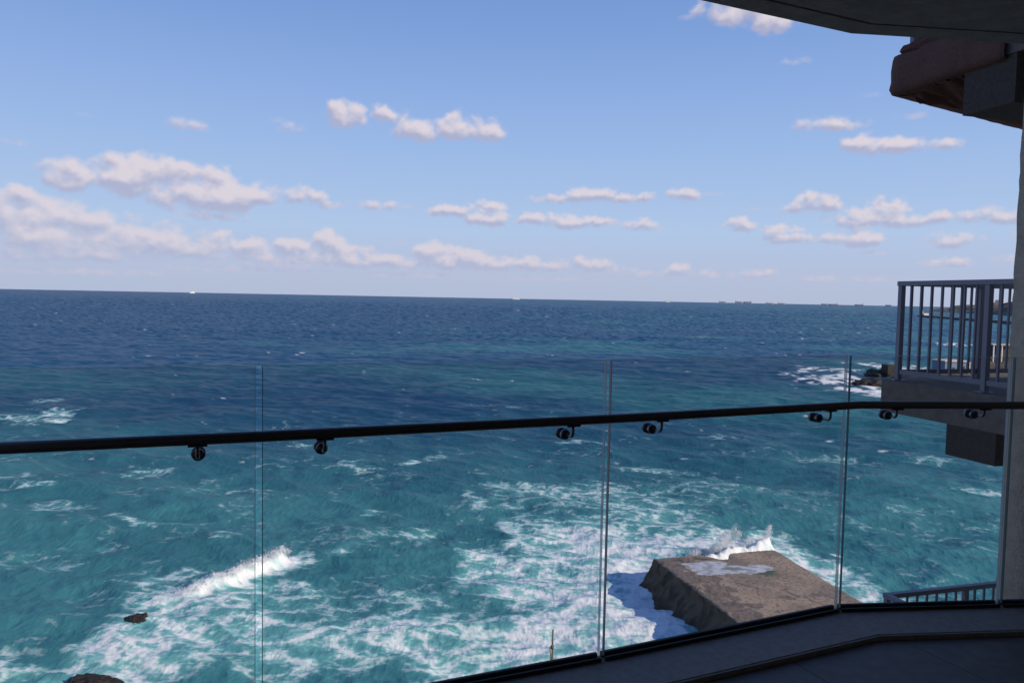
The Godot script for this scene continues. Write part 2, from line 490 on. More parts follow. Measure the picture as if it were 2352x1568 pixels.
func make_foam() -> ImageTexture:
	const S := 2048
	const L := 288
	foam_at = zones(FOAM)
	var warp_a := noise(31, 0.09, 3)
	var warp_b := noise(32, 0.09, 3)
	var patch := noise(33, 0.12, 4)
	var low := PackedByteArray()
	low.resize(L * L)
	for j in L:
		var d := lerpf(FD0, FD1, (j + 0.5) / L)
		for i in L:
			var x := lerpf(FX0, FX1, (i + 0.5) / L)
			var k := 2.2
			var s := zone_share(foam_at, x + k * warp_a.get_noise_2d(x, d), d + 1.4 * k * warp_b.get_noise_2d(x, d))
			var n := patch.get_noise_2d(x, d * 0.8)
			s *= 1.0 + 0.45 * n if s < 1.0 else 1.0
			s = maxf(s, 0.15 * n - maxf(0.0, (d - 60.0) * 0.0006))
			for b in breakers:
				var box: Rect2 = b[1]
				if not box.has_point(Vector2(x, -d)):
					continue
				var cp := crest_place(b[0], x, -d)
				var q := cp.x + 0.4 * n
				if absf(q) < 3.0:
					s = maxf(s, 1.3 * sstep(1.5, 0.7, q) * sstep(-0.75, -0.25, q))
					s = maxf(s, 0.55 * sstep(2.6, 1.2, q) * sstep(-0.8, 0.2, q))
			var edge := minf(minf(i, L - 1 - i), minf(j, L - 1 - j)) / 12.0
			low[j * L + i] = int(clampf(s, 0.0, 1.3) * minf(1.0, edge) * 196.0)
	var mask := Image.create_from_data(L, L, false, Image.FORMAT_L8, low)
	mask.resize(S, S, Image.INTERPOLATE_CUBIC)
	var strings := noise(34, 0.021, 6, FastNoiseLite.TYPE_SIMPLEX_SMOOTH, FastNoiseLite.FRACTAL_RIDGED)
	strings.domain_warp_enabled = true
	strings.domain_warp_amplitude = 18.0
	strings.domain_warp_frequency = 0.014
	strings.domain_warp_fractal_octaves = 3
	var cells := noise(35, 0.045, 3, FastNoiseLite.TYPE_CELLULAR)
	cells.cellular_return_type = FastNoiseLite.RETURN_DISTANCE2_SUB
	cells.domain_warp_enabled = true
	cells.domain_warp_amplitude = 18.0
	cells.domain_warp_frequency = 0.02
	var a := strings.get_image(S, S).get_data()
	var b := cells.get_image(S, S).get_data()
	var g := noise(36, 0.16, 3).get_image(S, S).get_data()
	var m := mask.get_data()
	# spread the values evenly, so that a share of 0.3 covers 0.3 of the water
	var hist := PackedInt32Array()
	hist.resize(640)
	var total := 0
	for k in range(0, S * S, 37):
		hist[(a[k] * 5 + (255 - b[k]) * 3 + g[k] * 2) >> 2] += 1
		total += 1
	var even := PackedFloat32Array()
	even.resize(640)
	var sum := 0
	for k in 640:
		sum += hist[k]
		even[k] = float(sum) / total
	var out := PackedByteArray()
	out.resize(S * S * 4)
	var o := 0
	for k in S * S:
		var mm := m[k]
		if mm > 3:
			var share := mm / 196.0
			var t := even[(a[k] * 5 + (255 - b[k]) * 3 + g[k] * 2) >> 2] - 1.0 + share
			var w := clampf((t + 0.32) / 1.1, 0.0, 1.0)
			w = w * w * (3.0 - 2.0 * w)
			var air := clampf((t + 0.9) * 1.2, 0.0, 1.0) * minf(share * 1.6, 1.0) * 0.78   # bubbles under the surface
			var al := air + (1.0 - air) * w
			var f := w / maxf(al, 0.001)
			out[o] = int(lerpf(118.0, 234.0, f))
			out[o + 1] = int(lerpf(184.0, 236.0, f))
			out[o + 2] = int(lerpf(184.0, 236.0, f))
			out[o + 3] = int(al * 255.0)
		o += 4
	return ImageTexture.create_from_image(Image.create_from_data(S, S, false, Image.FORMAT_RGBA8, out))

# distance from the breaking crest, positive on its shoreward face, and how far along it (0..1)
func crest_place(line: PackedVector3Array, x: float, z: float) -> Vector2:
	var best := 99.0
	var r := Vector2(99, 0)
	for k in line.size() - 1:
		var a := Vector2(line[k].x, line[k].z)
		var b := Vector2(line[k + 1].x, line[k + 1].z)
		var p := Geometry2D.get_closest_point_to_segment(Vector2(x, z), a, b)
		var q := p.distance_to(Vector2(x, z))
		if q < best:
			best = q
			var d := (b - a).normalized()
			r = Vector2(q * signf((Vector2(x, z) - p).dot(Vector2(-d.y, d.x))), (k + a.distance_to(p) / a.distance_to(b)) / (line.size() - 1))
	return r

func crest_lift(x: float, z: float) -> float:
	var most := 0.0
	for w in breakers:
		var box: Rect2 = w[1]
		if not box.has_point(Vector2(x, z)):
			continue
		var p := crest_place(w[0], x, z)
		if absf(p.x) > 4.0:
			continue
		var s := p.x + 0.35 * lumps.get_noise_2d(x * 0.5, z * 0.5)
		var shape := exp(-s * s / (0.22 if s > 0.0 else w[3]))
		var tall: float = sstep(0.0, 0.25, p.y) * sstep(1.0, 0.93, p.y) * (0.5 + 0.5 * p.y) * w[2]
		most = maxf(most, shape * tall * (1.0 + minf(1.0, 0.7 / w[2]) * (0.55 * lumps.get_noise_2d(x * 2.0, z * 2.0) + 0.3 * lumps.get_noise_2d(x * 6.0, z * 6.0))))
	return most

func sea_height(x: float, z: float, cell: float) -> float:
	var u := x * 0.95 + z * 0.30
	var w := z * 0.95 - x * 0.30
	var h := 0.0
	var k := clampf(2.2 - cell * 0.35, 0.25, 1.0)
	h += 0.75 * k * swell.get_noise_2d(u * 0.42, w)
	k = clampf(1.8 - cell * 1.0, 0.0, 1.0)
	if k > 0.0:
		h += 0.22 * k * (1.0 - 2.6 * absf(chop.get_noise_2d(u * 0.55, w)))
	k = clampf(1.7 - cell * 2.6, 0.0, 1.0)
	if k > 0.0:
		h += 0.055 * k * (1.0 - 2.4 * absf(ripple.get_noise_2d(u * 0.7, w)))
	var dist := -z
	if dist > 150.0:                      # farther out only the longer waves are drawn
		var amp := (minf(0.0018 * dist, 2.5) + minf(0.0002 * dist, 4.0)) * sstep(150.0, 500.0, dist)
		h += amp * far_waves.get_noise_2d(x / dist * 75.0, log(dist) * 58.0)
	return h

func make_sea() -> void:
	swell = noise(41, 0.075, 3)
	chop = noise(42, 0.16, 3)
	ripple = noise(43, 0.62, 3)
	far_waves = noise(49, 1.0, 3)
	lumps = noise(55, 0.8, 4)
	for w in [
		[[[375, 1366], [430, 1357], [480, 1342], [535, 1324], [585, 1307], [628, 1289], [660, 1272]], 0.8, 2.2],
		[[[1560, 1292], [1605, 1288], [1640, 1283], [1668, 1275], [1692, 1268], [1725, 1265], [1750, 1258], [1774, 1248]], 1.15, 0.6],
	]:
		var line := PackedVector3Array()
		var box := Rect2()
		for p in w[0]:
			line.append(at_y(p[0], p[1] + 4.0, 0.55) * Vector3(1, 0, 1))
			var q := Vector2(line[line.size() - 1].x, line[line.size() - 1].z)
			box = Rect2(q, Vector2.ZERO) if line.size() == 1 else box.expand(q)
		breakers.append([line, box.grow(5.0), w[1], w[2]])
	crest = breakers[0][0]
	surf_at = zones(SURF)
	var tint := noise(44, 0.011, 4)
	var tint2 := noise(45, 0.05, 3)
	var fleck := noise(46, 0.30, 3)
	var gate := noise(47, 0.03, 3)
	var depth := PackedFloat32Array()
	var d := 24.0
	while d < 46000.0:
		depth.append(d)
		d += maxf(0.12, d * (0.0046 if d < 420.0 else (0.0065 if d < 24000.0 else 0.03)))
	const COLS := 640
	var n := depth.size() * COLS
	var v := PackedVector3Array()
	var col := PackedColorArray()
	var uv := PackedVector2Array()
	var uv2 := PackedVector2Array()
	v.resize(n)
	col.resize(n)
	uv.resize(n)
	uv2.resize(n)
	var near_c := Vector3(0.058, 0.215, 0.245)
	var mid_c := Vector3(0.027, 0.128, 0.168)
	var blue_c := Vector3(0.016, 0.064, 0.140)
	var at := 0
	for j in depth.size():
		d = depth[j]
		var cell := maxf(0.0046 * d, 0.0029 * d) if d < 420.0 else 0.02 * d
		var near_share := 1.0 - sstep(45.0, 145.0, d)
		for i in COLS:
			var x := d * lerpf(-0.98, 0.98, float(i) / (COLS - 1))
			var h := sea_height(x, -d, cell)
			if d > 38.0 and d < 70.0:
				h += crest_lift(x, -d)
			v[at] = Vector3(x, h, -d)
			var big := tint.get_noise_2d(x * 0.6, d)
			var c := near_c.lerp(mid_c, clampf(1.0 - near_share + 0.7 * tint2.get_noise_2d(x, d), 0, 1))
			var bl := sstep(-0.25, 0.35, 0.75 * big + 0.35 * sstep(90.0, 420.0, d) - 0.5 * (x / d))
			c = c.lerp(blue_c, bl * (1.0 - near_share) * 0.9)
			if d > 55.0 and d < 1400.0:
				var cap := fleck.get_noise_2d(x * 0.55, d) - 0.70 + 0.2 * gate.get_noise_2d(x, d)
				if cap > 0.0:
					c = c.lerp(Vector3(0.72, 0.76, 0.78), clampf(cap * 9.0, 0.0, 0.9))
				if d > 130.0 and d < 420.0 and x > 40.0:
					var s := zone_share(surf_at, x + 6.0 * tint2.get_noise_2d(x * 2.0, d), d)
					if s > 0.0:
						var t := s - 0.5 + 0.9 * chop.get_noise_2d(x * 1.2, d * 0.8) + 0.5 * fleck.get_noise_2d(x, d * 0.7)
						c = c.lerp(Vector3(0.8, 0.82, 0.83), sstep(0.0, 0.35, t))
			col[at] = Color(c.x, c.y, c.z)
			uv[at] = Vector2(x, d) / 26.0
			uv2[at] = Vector2(clampf((x - FX0) / (FX1 - FX0), 0.002, 0.998), clampf((d - FD0) / (FD1 - FD0), 0.002, 0.998))
			at += 1
	print("sea vertices ", n)
	var m := StandardMaterial3D.new()
	m.vertex_color_use_as_albedo = true
	m.roughness = 0.3
	m.metallic_specular = 0.07
	m.normal_enabled = true
	m.normal_scale = 0.34
	var im := noise(48, 0.022, 5, FastNoiseLite.TYPE_SIMPLEX_SMOOTH, FastNoiseLite.FRACTAL_RIDGED).get_seamless_image(1024, 512)
	im.resize(1024, 1024, Image.INTERPOLATE_CUBIC)
	im.convert(Image.FORMAT_RGBA8)
	im.bump_map_to_normal_map(7.0)
	m.normal_texture = ImageTexture.create_from_image(im)
	m.detail_enabled = true
	m.detail_uv_layer = BaseMaterial3D.DETAIL_UV_2
	m.detail_blend_mode = BaseMaterial3D.BLEND_MODE_MIX
	m.detail_albedo = make_foam()
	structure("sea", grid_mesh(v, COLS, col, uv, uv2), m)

# foam thrown into the air: many small drops round given points
func spray(called: String, label: String, puffs: Array, seed_: int) -> void:
	var r := RandomNumberGenerator.new()
	r.seed = seed_
	var drop := SphereMesh.new()
	drop.radius = 1.0
	drop.height = 2.0
	drop.radial_segments = 6
	drop.rings = 3
	var mm := MultiMesh.new()
	mm.transform_format = MultiMesh.TRANSFORM_3D
	mm.mesh = drop
	var t := []
	for p in puffs:                    # [centre, spread, how many, drop size]
		for k in p[2]:
			var q := Vector3(r.randfn(0, 1), r.randfn(0, 1), r.randfn(0, 1)) * 0.5
			var away := q.length()
			var s: float = p[3] * r.randf_range(0.35, 1.0) * clampf(1.25 - away * 0.6, 0.25, 1.0)
			var basis := Basis(Vector3(r.randfn(0, 1), r.randfn(0, 1), r.randfn(0, 1)).normalized(), r.randf() * TAU).scaled(Vector3(s * r.randf_range(0.6, 1.5), s * r.randf_range(0.6, 1.3), s))
			t.append(Transform3D(basis, p[0] + q * p[1]))
	mm.instance_count = t.size()
	for k in t.size():
		mm.set_instance_transform(k, t[k])
	var o := MultiMeshInstance3D.new()
	o.multimesh = mm
	o.name = numbered(called)
	o.material_override = M.foam
	add_child(o)
	o.set_meta("kind", "stuff")
	o.set_meta("label", label)
	o.set_meta("category", "sea spray")

func make_spray() -> void:
	var p := []
	var r := RandomNumberGenerator.new()
	r.seed = 50
	for k in 120:                          # drops torn off the top of the breaking crest
		var f := pow(r.randf(), 0.7)
		var t := f * (crest.size() - 1)
		var i := mini(int(t), crest.size() - 2)
		var c := crest[i].lerp(crest[i + 1], t - i)
		var ground := sea_height(c.x, c.z, 0.2) + crest_lift(c.x, c.z)
		p.append([c + Vector3(r.randfn(0, 0.2), ground + 0.10 + 0.15 * r.randf() * f, r.randfn(0.0, 0.2)), Vector3(0.5, 0.14 + 0.14 * f, 0.4), 40, 0.032])
	for k in 7:
		p.append([crest[6] + Vector3(-0.9 + 0.09 * k, 0.45 + 0.11 * k, 0), Vector3(0.7 - 0.06 * k, 0.3, 0.4), 120 - 14 * k, 0.042])
	spray("wave_spray", "white drops torn off the crest of the wave near the dark rock", p, 51)
	var q := []
	for a in [[1640, 1292, 1672, 1226, 0.42], [1655, 1290, 1690, 1212, 0.40], [1668, 1288, 1702, 1222, 0.30], [1625, 1290, 1648, 1252, 0.45], [1690, 1285, 1722, 1240, 0.25], [1728, 1262, 1745, 1232, 0.30], [1740, 1260, 1768, 1207, 0.26], [1715, 1264, 1728, 1244, 0.28], [1590, 1290, 1605, 1268, 0.45]]:
		var p0 := at_y(a[0], a[1], -0.2)
		var dd := -p0.z
		var p1 := at_dist(a[2], a[3], dd - 0.3)
		for k in 26:
			var f := k / 25.0
			var c := p0.lerp(p1, f) + Vector3(0.25 * sin(PI * f) * (-1.0 if a[0] < 1700 else 1.0), 0, 0)
			var rr: float = a[4] * (1.0 - 0.72 * f)
			c += Vector3(r.randfn(0, 0.8), r.randfn(0, 0.3), r.randfn(0, 0.8)) * rr
			q.append([c, Vector3(1.3, 1.2, 1.0) * rr + Vector3(0.15, 0.15, 0.15), int(20 + 190 * rr), 0.036])
	spray("wave_spray", "white spray thrown up behind the concrete pier", q, 52)

# ---------------------------------------------------------------- pier and rocks
func make_pier() -> void:
	var t := thing("concrete_pier", "weathered brown concrete pier with a puddle on its flat top", "pier")
	var left := [at_y(1502, 1281, 2.0), at_y(1725, 1450, 2.9)]
	var right := [at_y(1780, 1262, 2.0), at_y(2010, 1400, 2.75)]
	left.append(left[1] + (left[1] - left[0]) * 1.35)
	right.append(right[1] + (right[1] - right[0]) * 1.6)
	var grain := noise(61, 0.5, 5)
	var broad := noise(62, 0.16, 4)
	var cut := noise(63, 1.1, 3)
	var pools := []
	for q in [[1612, 1298, 1.15, 1.15], [1650, 1307, 1.5, 1.25], [1700, 1306, 1.5, 1.0], [1740, 1300, 1.1, 0.7], [1590, 1291, 0.8, 0.6], [1640, 1287, 1.0, 0.45]]:
		pools.append([at_y(q[0], q[1], 2.3), q[2], q[3]])
	var weed := at_y(1685, 1304, 2.3)
	var alg := at_y(1757, 1316, 2.3)
	var rings := []
	for q in [[1575, 1362], [1590, 1395], [1614, 1428], [1665, 1385], [1792, 1372], [1720, 1366], [1650, 1360], [1770, 1420], [1742, 1417], [1870, 1368], [1690, 1330], [1560, 1372], [1840, 1402], [1610, 1350]]:
		rings.append(at_y(q[0] * 1.0, q[1] * 1.0, 2.3))
	var cracks := []
	for q in [[1800, 1362, 1835, 1382], [1850, 1383, 1890, 1404], [1715, 1400, 1740, 1412], [1700, 1345, 1760, 1362]]:
		cracks.append([at_y(q[0], q[1], 2.3), at_y(q[2], q[3], 2.3)])
	var v := PackedVector3Array()
	var col := PackedColorArray()
	const NU := 110
	const NV := 260
	var edge_left := PackedVector3Array()
	var edge_right := PackedVector3Array()
	var edge_far := PackedVector3Array()
	for j in NV + 1:
		var f := float(j) / NV
		var s := f * 2.35
		var k := 0 if s < 1.0 else 1
		var g := s if k == 0 else (s - 1.0) / 1.35
		var a: Vector3 = left[k].lerp(left[k + 1], g)
		var b: Vector3 = right[k].lerp(right[k + 1], g)
		a.x += 0.10 * cut.get_noise_1d(a.z * 1.3) + 0.05 * grain.get_noise_1d(a.z * 6.0)
		for i in NU + 1:
			var u := float(i) / NU
			var p := a.lerp(b, u)
			# the bite out of the seaward edge
			var bite := 1.25 * sstep(0.36, 0.52, u) * (1.0 - sstep(0.55, 0.63, u)) + 0.10 * cut.get_noise_1d(u * 30.0)
			p.z += bite * pow(1.0 - f, 14.0)
			var x := p.x
			var z := p.z
			var n := broad.get_noise_2d(x, z)
			var gr := grain.get_noise_2d(x, z)
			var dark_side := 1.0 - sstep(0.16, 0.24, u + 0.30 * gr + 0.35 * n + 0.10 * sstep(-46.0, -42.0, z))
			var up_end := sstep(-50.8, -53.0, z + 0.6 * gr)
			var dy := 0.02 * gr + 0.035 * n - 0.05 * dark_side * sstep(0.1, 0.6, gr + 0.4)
			if i == 0 or i == NU or j == 0:
				dy -= 0.05
			v.append(Vector3(x, p.y + dy, z))
			var c := Vector3(0.43, 0.305, 0.195).lerp(Vector3(0.29, 0.215, 0.145), sstep(-0.3, 0.4, n + 0.4 * gr))
			c = c.lerp(Vector3(0.42, 0.33, 0.23), 0.6 * sstep(0.1, 0.5, gr - n))
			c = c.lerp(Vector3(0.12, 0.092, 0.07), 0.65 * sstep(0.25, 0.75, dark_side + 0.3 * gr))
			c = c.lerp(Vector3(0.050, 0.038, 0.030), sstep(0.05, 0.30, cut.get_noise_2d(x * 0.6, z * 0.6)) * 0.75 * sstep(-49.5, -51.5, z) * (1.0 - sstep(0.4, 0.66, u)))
			c = c.lerp(Vector3(0.11, 0.085, 0.07), 0.6 * sstep(0.22, 0.5, grain.get_noise_2d(x * 0.5 + 40.0, z * 0.9)) * sstep(-47.0, -44.0, z))
			c *= 1.0 - 0.45 * sstep(0.12, 0.4, cut.get_noise_2d(x * 2.6 + 9.0, z * 2.6)) - 0.25 * sstep(0.1, 0.4, grain.get_noise_2d(x * 5.0, z * 5.0))
			for r: Vector3 in rings:
				var e := Vector2((x - r.x) / 0.34, (z - r.z) / 0.42).length() * 1.7 + 1.1 * gr
				c = c.lerp(Vector3(0.34, 0.24, 0.12), 0.6 * exp(-pow((e - 0.8) * 3.2, 2.0)))
			for r in cracks:
				var q := Geometry3D.get_closest_point_to_segment(Vector3(x, 2.3, z), r[0], r[1])
				c = c.lerp(Vector3(0.06, 0.05, 0.045), 0.7 * exp(-pow(q.distance_to(Vector3(x, 2.3, z)) / (0.10 + 0.1 * gr), 2.0)))
			var e := Vector2((x - alg.x) / 0.95, (z - alg.z) / 1.25).length() + 0.7 * gr + 0.4 * n
			c = c.lerp(Vector3(0.050, 0.085, 0.022), 0.9 * (1.0 - sstep(0.6, 1.05, e)))
			var pool := 9.0                 # foamy water left by the last wave
			for q in pools:
				pool = minf(pool, Vector2((x - q[0].x) / q[1], (z - q[0].z) / q[2]).length())
			pool += 0.55 * gr + 0.35 * cut.get_noise_2d(x * 0.9, z * 0.9)
			if pool < 1.0:
				var film := Vector3(0.56, 0.57, 0.60).lerp(Vector3(0.34, 0.33, 0.33), sstep(-0.1, 0.35, grain.get_noise_2d(x * 2.0, z * 2.6)))
				film = film.lerp(Vector3(0.12, 0.15, 0.09), 0.8 * (1.0 - sstep(0.4, 1.0, Vector2((x - weed.x) / 1.3, (z - weed.z) / 0.35).length() + 0.5 * gr)))
				c = c.lerp(film, sstep(1.0, 0.90, pool))
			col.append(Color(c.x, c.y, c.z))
			if i == 0:
				edge_left.append(v[v.size() - 1])
			if i == NU:
				edge_right.append(v[v.size() - 1])
			if j == 0:
				edge_far.append(v[v.size() - 1])
	var top := StandardMaterial3D.new()
	top.vertex_color_use_as_albedo = true
	top.roughness = 0.6
	top.heightmap_enabled = true
	top.heightmap_scale = 2.0
	top.heightmap_texture = ImageTexture.create_from_image(noise(64, 0.05, 5).get_seamless_image(512, 512))
	top.uv1_triplanar = true
	top.uv1_world_triplanar = true
	top.uv1_scale = Vector3.ONE * 0.5
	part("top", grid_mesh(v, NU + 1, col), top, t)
	var flank: StandardMaterial3D = top.duplicate()
	flank.metallic_specular = 0.2
	flank.roughness = 0.9
	flank.heightmap_scale = 6.0
	# sides: from the edge down into the water, broken and undercut
	for w in 3:
		var edge: PackedVector3Array = [edge_left, edge_right, edge_far][w]
		var out: Vector3 = [Vector3(-0.965, 0, 0.26), Vector3(0.975, 0, -0.2), Vector3(-0.25, 0, -0.97)][w]
		var flare: float = [1.7, 0.25, 0.4][w]
		v = PackedVector3Array()
		col = PackedColorArray()
		for j in 41:
			var f := j / 40.0
			for p: Vector3 in edge:
				var q := p + Vector3(0, -4.6 * f, 0)
				var n := broad.get_noise_3d(q.x * 2.0, q.y * 2.0, q.z * 2.0)
				var g := grain.get_noise_3d(q.x * 1.6, q.y * 1.6, q.z * 1.6)
				var push := flare * (1.0 * f + 1.3 * f * f * maxf(0.0, n + 0.15)) + (0.55 * n + 0.28 * g) * sstep(0.0, 0.12, f)
				q += out * push
				v.append(q)
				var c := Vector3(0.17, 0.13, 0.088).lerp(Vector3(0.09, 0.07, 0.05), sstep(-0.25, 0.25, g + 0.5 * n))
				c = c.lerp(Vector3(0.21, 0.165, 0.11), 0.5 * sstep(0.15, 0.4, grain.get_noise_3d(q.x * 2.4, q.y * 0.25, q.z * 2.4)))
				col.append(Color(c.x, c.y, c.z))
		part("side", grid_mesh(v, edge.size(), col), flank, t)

func make_rocks() -> void:
	var p := at_y(314, 1440, 0.0)
	var o := part(numbered("sea_rock"), boulder(Vector3.ZERO, Vector3(0.85, 0.7, 0.7), 77, 0.2), M.rock, self)
	o.position = p + Vector3(0, 0.05, 0)
	o.rotation.z = 0.35
	o.set_meta("label", "small dark rock poking out of the foam below the breaking wave")
	o.set_meta("category", "rock")
	p = at_y(205, 1562, 0.0)
	o = part(numbered("sea_rock"), boulder(Vector3.ZERO, Vector3(1.5, 0.6, 0.8), 72, 0.25), M.rock, self)
	o.position = p + Vector3(0, -0.38, 0)
	o.set_meta("label", "broad dark rock awash in foam, wider than the rock near the wave")
	o.set_meta("category", "rock")
	p = at_y(2018, 866, 0.0)
	o = part(numbered("sea_rock"), boulder(Vector3.ZERO, Vector3(4.2, 2.1, 3.4), 73, 0.35), M.rock, self)
	o.position = p
	o.set_meta("label", "rounded black rock in white surf beside the grey railing post")
	o.set_meta("category", "rock")
	p = at_y(2020, 888, 0.0)
	o = part(numbered("sea_rock"), boulder(Vector3.ZERO, Vector3(6.2, 1.5, 2.2), 74, 0.45), M.rock, self)
	o.position = p
	o.set_meta("label", "low flat black rock washed by surf, above the balcony slab corner")
	o.set_meta("category", "rock")
	p = at_y(2040, 860, 1.0)
	var b := thing("concrete_block", "square concrete block standing on the rounded black rock", "block")
	part("body", block(Vector3(-1.2, 0, -1.2), Vector3(1.2, 2.8, 1.2), 0.15), M.rock, b)
	b.position = p
	b.rotation.y = 0.3

func make_shore() -> void:
	# rocky coast to the right, its outline from where it meets the sea
	var outline := PackedVector2Array()
	for q in [[2042, 866], [2070, 858], [2150, 852], [2235, 842], [2255, 826], [2330, 817], [2600, 806], [2700, 1010], [2330, 960], [2200, 935], [2110, 915], [2060, 895]]:
		var p := at_y(q[0], q[1], 0.5)
		outline.append(Vector2(p.x, p.z))
	var lo := Vector2(1e9, 1e9)
	var hi := -lo
	for p in outline:
		lo = lo.min(p)
		hi = hi.max(p)
	lo -= Vector2(8, 8)
	hi += Vector2(8, 8)
	var n := noise(81, 0.06, 5)
	var v := PackedVector3Array()
	const C := 150
	for j in C + 1:
		for i in C + 1:
			var p := Vector2(lerpf(lo.x, hi.x, float(i) / C), lerpf(lo.y, hi.y, float(j) / C))
			var dist := 1e9
			for k in outline.size():
				dist = minf(dist, Geometry2D.get_closest_point_to_segment(p, outline[k], outline[(k + 1) % outline.size()]).distance_to(p))
			var inside := Geometry2D.is_point_in_polygon(p, outline)
			var g := n.get_noise_2dv(p)
			var h := -2.0 - dist * 0.3
			if inside:
				h = minf(dist * 0.35, 2.2) + 1.6 * g + 0.022 * maxf(0.0, p.x - 130.0) * (1.0 + g)
			v.append(Vector3(p.x, h, p.y))
	structure("shore", grid_mesh(v, C + 1, PackedColorArray()), M.shore)
	# flat roofed huts on the coast
	var h := thing("beach_hut", "low flat roofed hut with pale roof edge behind the grey railing", "hut")
	h.position = at_y(2182, 850, 2.6)
	h.rotation.y = 0.15
	part("wall", block(Vector3(-3.4, -1.5, -2.5), Vector3(3.4, 2.5, 2.5), 0.03), M.shaded_wall, h)
	part("roof", block(Vector3(-3.7, 2.5, -2.8), Vector3(3.7, 2.85, 2.8), 0.03), M.cream, h)
	part("pillar", block(Vector3(3.43, -1.5, 2.0), Vector3(3.9, 2.49, 2.9), 0.03), M.cream, h)
	var dr := part("door", block(Vector3(1.6, -1.0, 2.503), Vector3(2.6, 1.3, 2.56), 0.01), M.dark, h)
	part("handle", block(Vector3(2.4, 0.1, 2.563), Vector3(2.48, 0.2, 2.6), 0.005), M.steel, dr)
	var wn := part("window", block(Vector3(-1.2, 0.2, 2.503), Vector3(-0.4, 1.0, 2.56), 0.01), M.dark, h)
	part("frame", block(Vector3(-1.3, 0.08, 2.503), Vector3(-0.3, 0.18, 2.6), 0.01), M.cream, wn)
	part("chimney", block(Vector3(2.6, 2.85, -0.4), Vector3(3.1, 4.0, 0.2), 0.02), M.cream, h)
	h = thing("shelter", "open shelter with white posts on the far rocky shore", "shelter")
	h.position = at_y(2302, 818, 4.2)
	part("roof", block(Vector3(-4.6, 3.6, -2.4), Vector3(4.6, 4.0, 2.4), 0.03), M.cargo_warm, h)
	part("wall", block(Vector3(-4.2, -2.0, -2.3), Vector3(4.2, 3.59, -2.0), 0.02), M.dark, h)
	for k in 4:
		part("post", block(Vector3(-4.2 + 2.7 * k, -2.0, 1.9), Vector3(-3.9 + 2.7 * k, 3.59, 2.2), 0.02), M.white, h)
	# the platform under the building, from which pier and mast rise
	structure("ground", prism(PackedVector2Array([Vector2(-60, 10), Vector2(-60, -20), Vector2(-8, -26), Vector2(4, -29), Vector2(30, -28), Vector2(70, -34), Vector2(70, 10)]), -3.0, 2.0), M.shore)

func make_far() -> void:
	# breakwater with its light
	var a := at_y(2113, 728, 0.0)
	var b := at_y(2340, 746, 0.0)
	var t := thing("breakwater", "long low stone breakwater across the far bay", "breakwater")
	part("wall", bar(a + Vector3(0, 0.6, 0), b + Vector3(0, 0.6, 0), 9.0, 4.2, 0.5), M.beam, t)
	part("parapet", bar(a + Vector3(0, 3.3, 0), b + Vector3(0, 3.3, 0), 3.0, 1.2, 0.2), M.concrete, t)
	t = thing("lighthouse", "small white lighthouse at the end of the breakwater", "lighthouse")
	t.position = a + Vector3(4, 2.7, 0)
	part("tower", tube_taper([Vector3(0, 0, 0), Vector3(0, 9.5, 0)], [2.2, 1.6]), M.white, t)
	part("lantern", tube_taper([Vector3(0, 9.5, 0), Vector3(0, 11.5, 0), Vector3(0, 12.6, 0)], [1.2, 1.2, 0.2]), M.dark, t)
	part("house", block(Vector3(2.4, 0, -3), Vector3(11, 4.5, 3), 0.1), M.white, t)
	# headland: a ridge line over a shore line
	var shore := [[2133, 715.5], [2160, 717], [2190, 718.5], [2220, 720], [2250, 721.5], [2280, 723], [2310, 725], [2340, 727], [2380, 730]]
	var ridge := [[2133, 714.5], [2157, 708.5], [2181, 707.5], [2194, 701.5], [2216, 699.5], [2250, 700], [2272, 692.5], [2300, 697], [2324, 692], [2380, 684]]
	var n := noise(85, 0.012, 5)
	var v := PackedVector3Array()
	const CU := 160
	const CV := 30
	for j in CV + 1:
		var f := float(j) / CV
		for i in CU + 1:
			var px := lerpf(2133.0, 2380.0, float(i) / CU)
			var base := at_y(px, along(shore, px), 0.0)
			var back := 450.0
			var far := base * ((base.length() + back) / base.length())
			var top := ray(px, along(ridge, px))
			var crest_y := EYE + top.y * (-far.z / -top.z)
			var p := base.lerp(far, f)
			var g := n.get_noise_2d(p.x, p.z)
			p.y = lerpf(-1.0, crest_y, pow(f, 0.7)) + g * 9.0 * sin(PI * f)
			v.append(p)
	for i in CU + 1:                       # and down again behind
		var p := v[CV * (CU + 1) + i]
		v.append(Vector3(p.x * 1.15, -5.0, p.z * 1.15))
	structure("headland", grid_mesh(v, CU + 1, PackedColorArray()), M.headland)
	t = thing("hotel_building", "pale hotel block with stacked balconies on the far headland", "building")
	var p := at_dist(2298, 699, 2500.0)
	t.position = p
	t.rotation.y = 0.5
	part("wall", block(Vector3(-10, -18, -8), Vector3(12, 15, 8), 0.2), M.white, t)
	for k in 5:
		part("balcony", block(Vector3(-9.5, 0.6 + 2.9 * k, 8.01), Vector3(11.5, 1.9 + 2.9 * k, 9.6), 0.1), M.cargo, t)
	part("wing", block(Vector3(-19, -18, -6), Vector3(-10.02, 13, 6), 0.2), M.cream, t)
	for q in [[2318, 712, 9.0, 6.0, "pale cube house on the headland slope below the hotel"], [2314, 724, 8.0, 5.0, "small white house near the water below the headland"]]:
		t = thing("house", q[4], "house")
		t.position = at_dist(q[0], q[1], 2050.0)
		part("wall", block(Vector3(-q[2] / 2, -8, -4), Vector3(q[2] / 2, q[3], 4), 0.1), M.cream, t)
		part("roof", block(Vector3(-q[2] / 2 - 0.4, q[3], -4.4), Vector3(q[2] / 2 + 0.4, q[3] + 0.6, 4.4), 0.1), M.white, t)
		for k in 2:
			part("window", block(Vector3(-2.4 + 3.2 * k, 1.5, 4.01), Vector3(-1.0 + 3.2 * k, 3.2, 4.15), 0.03), M.dark, t)

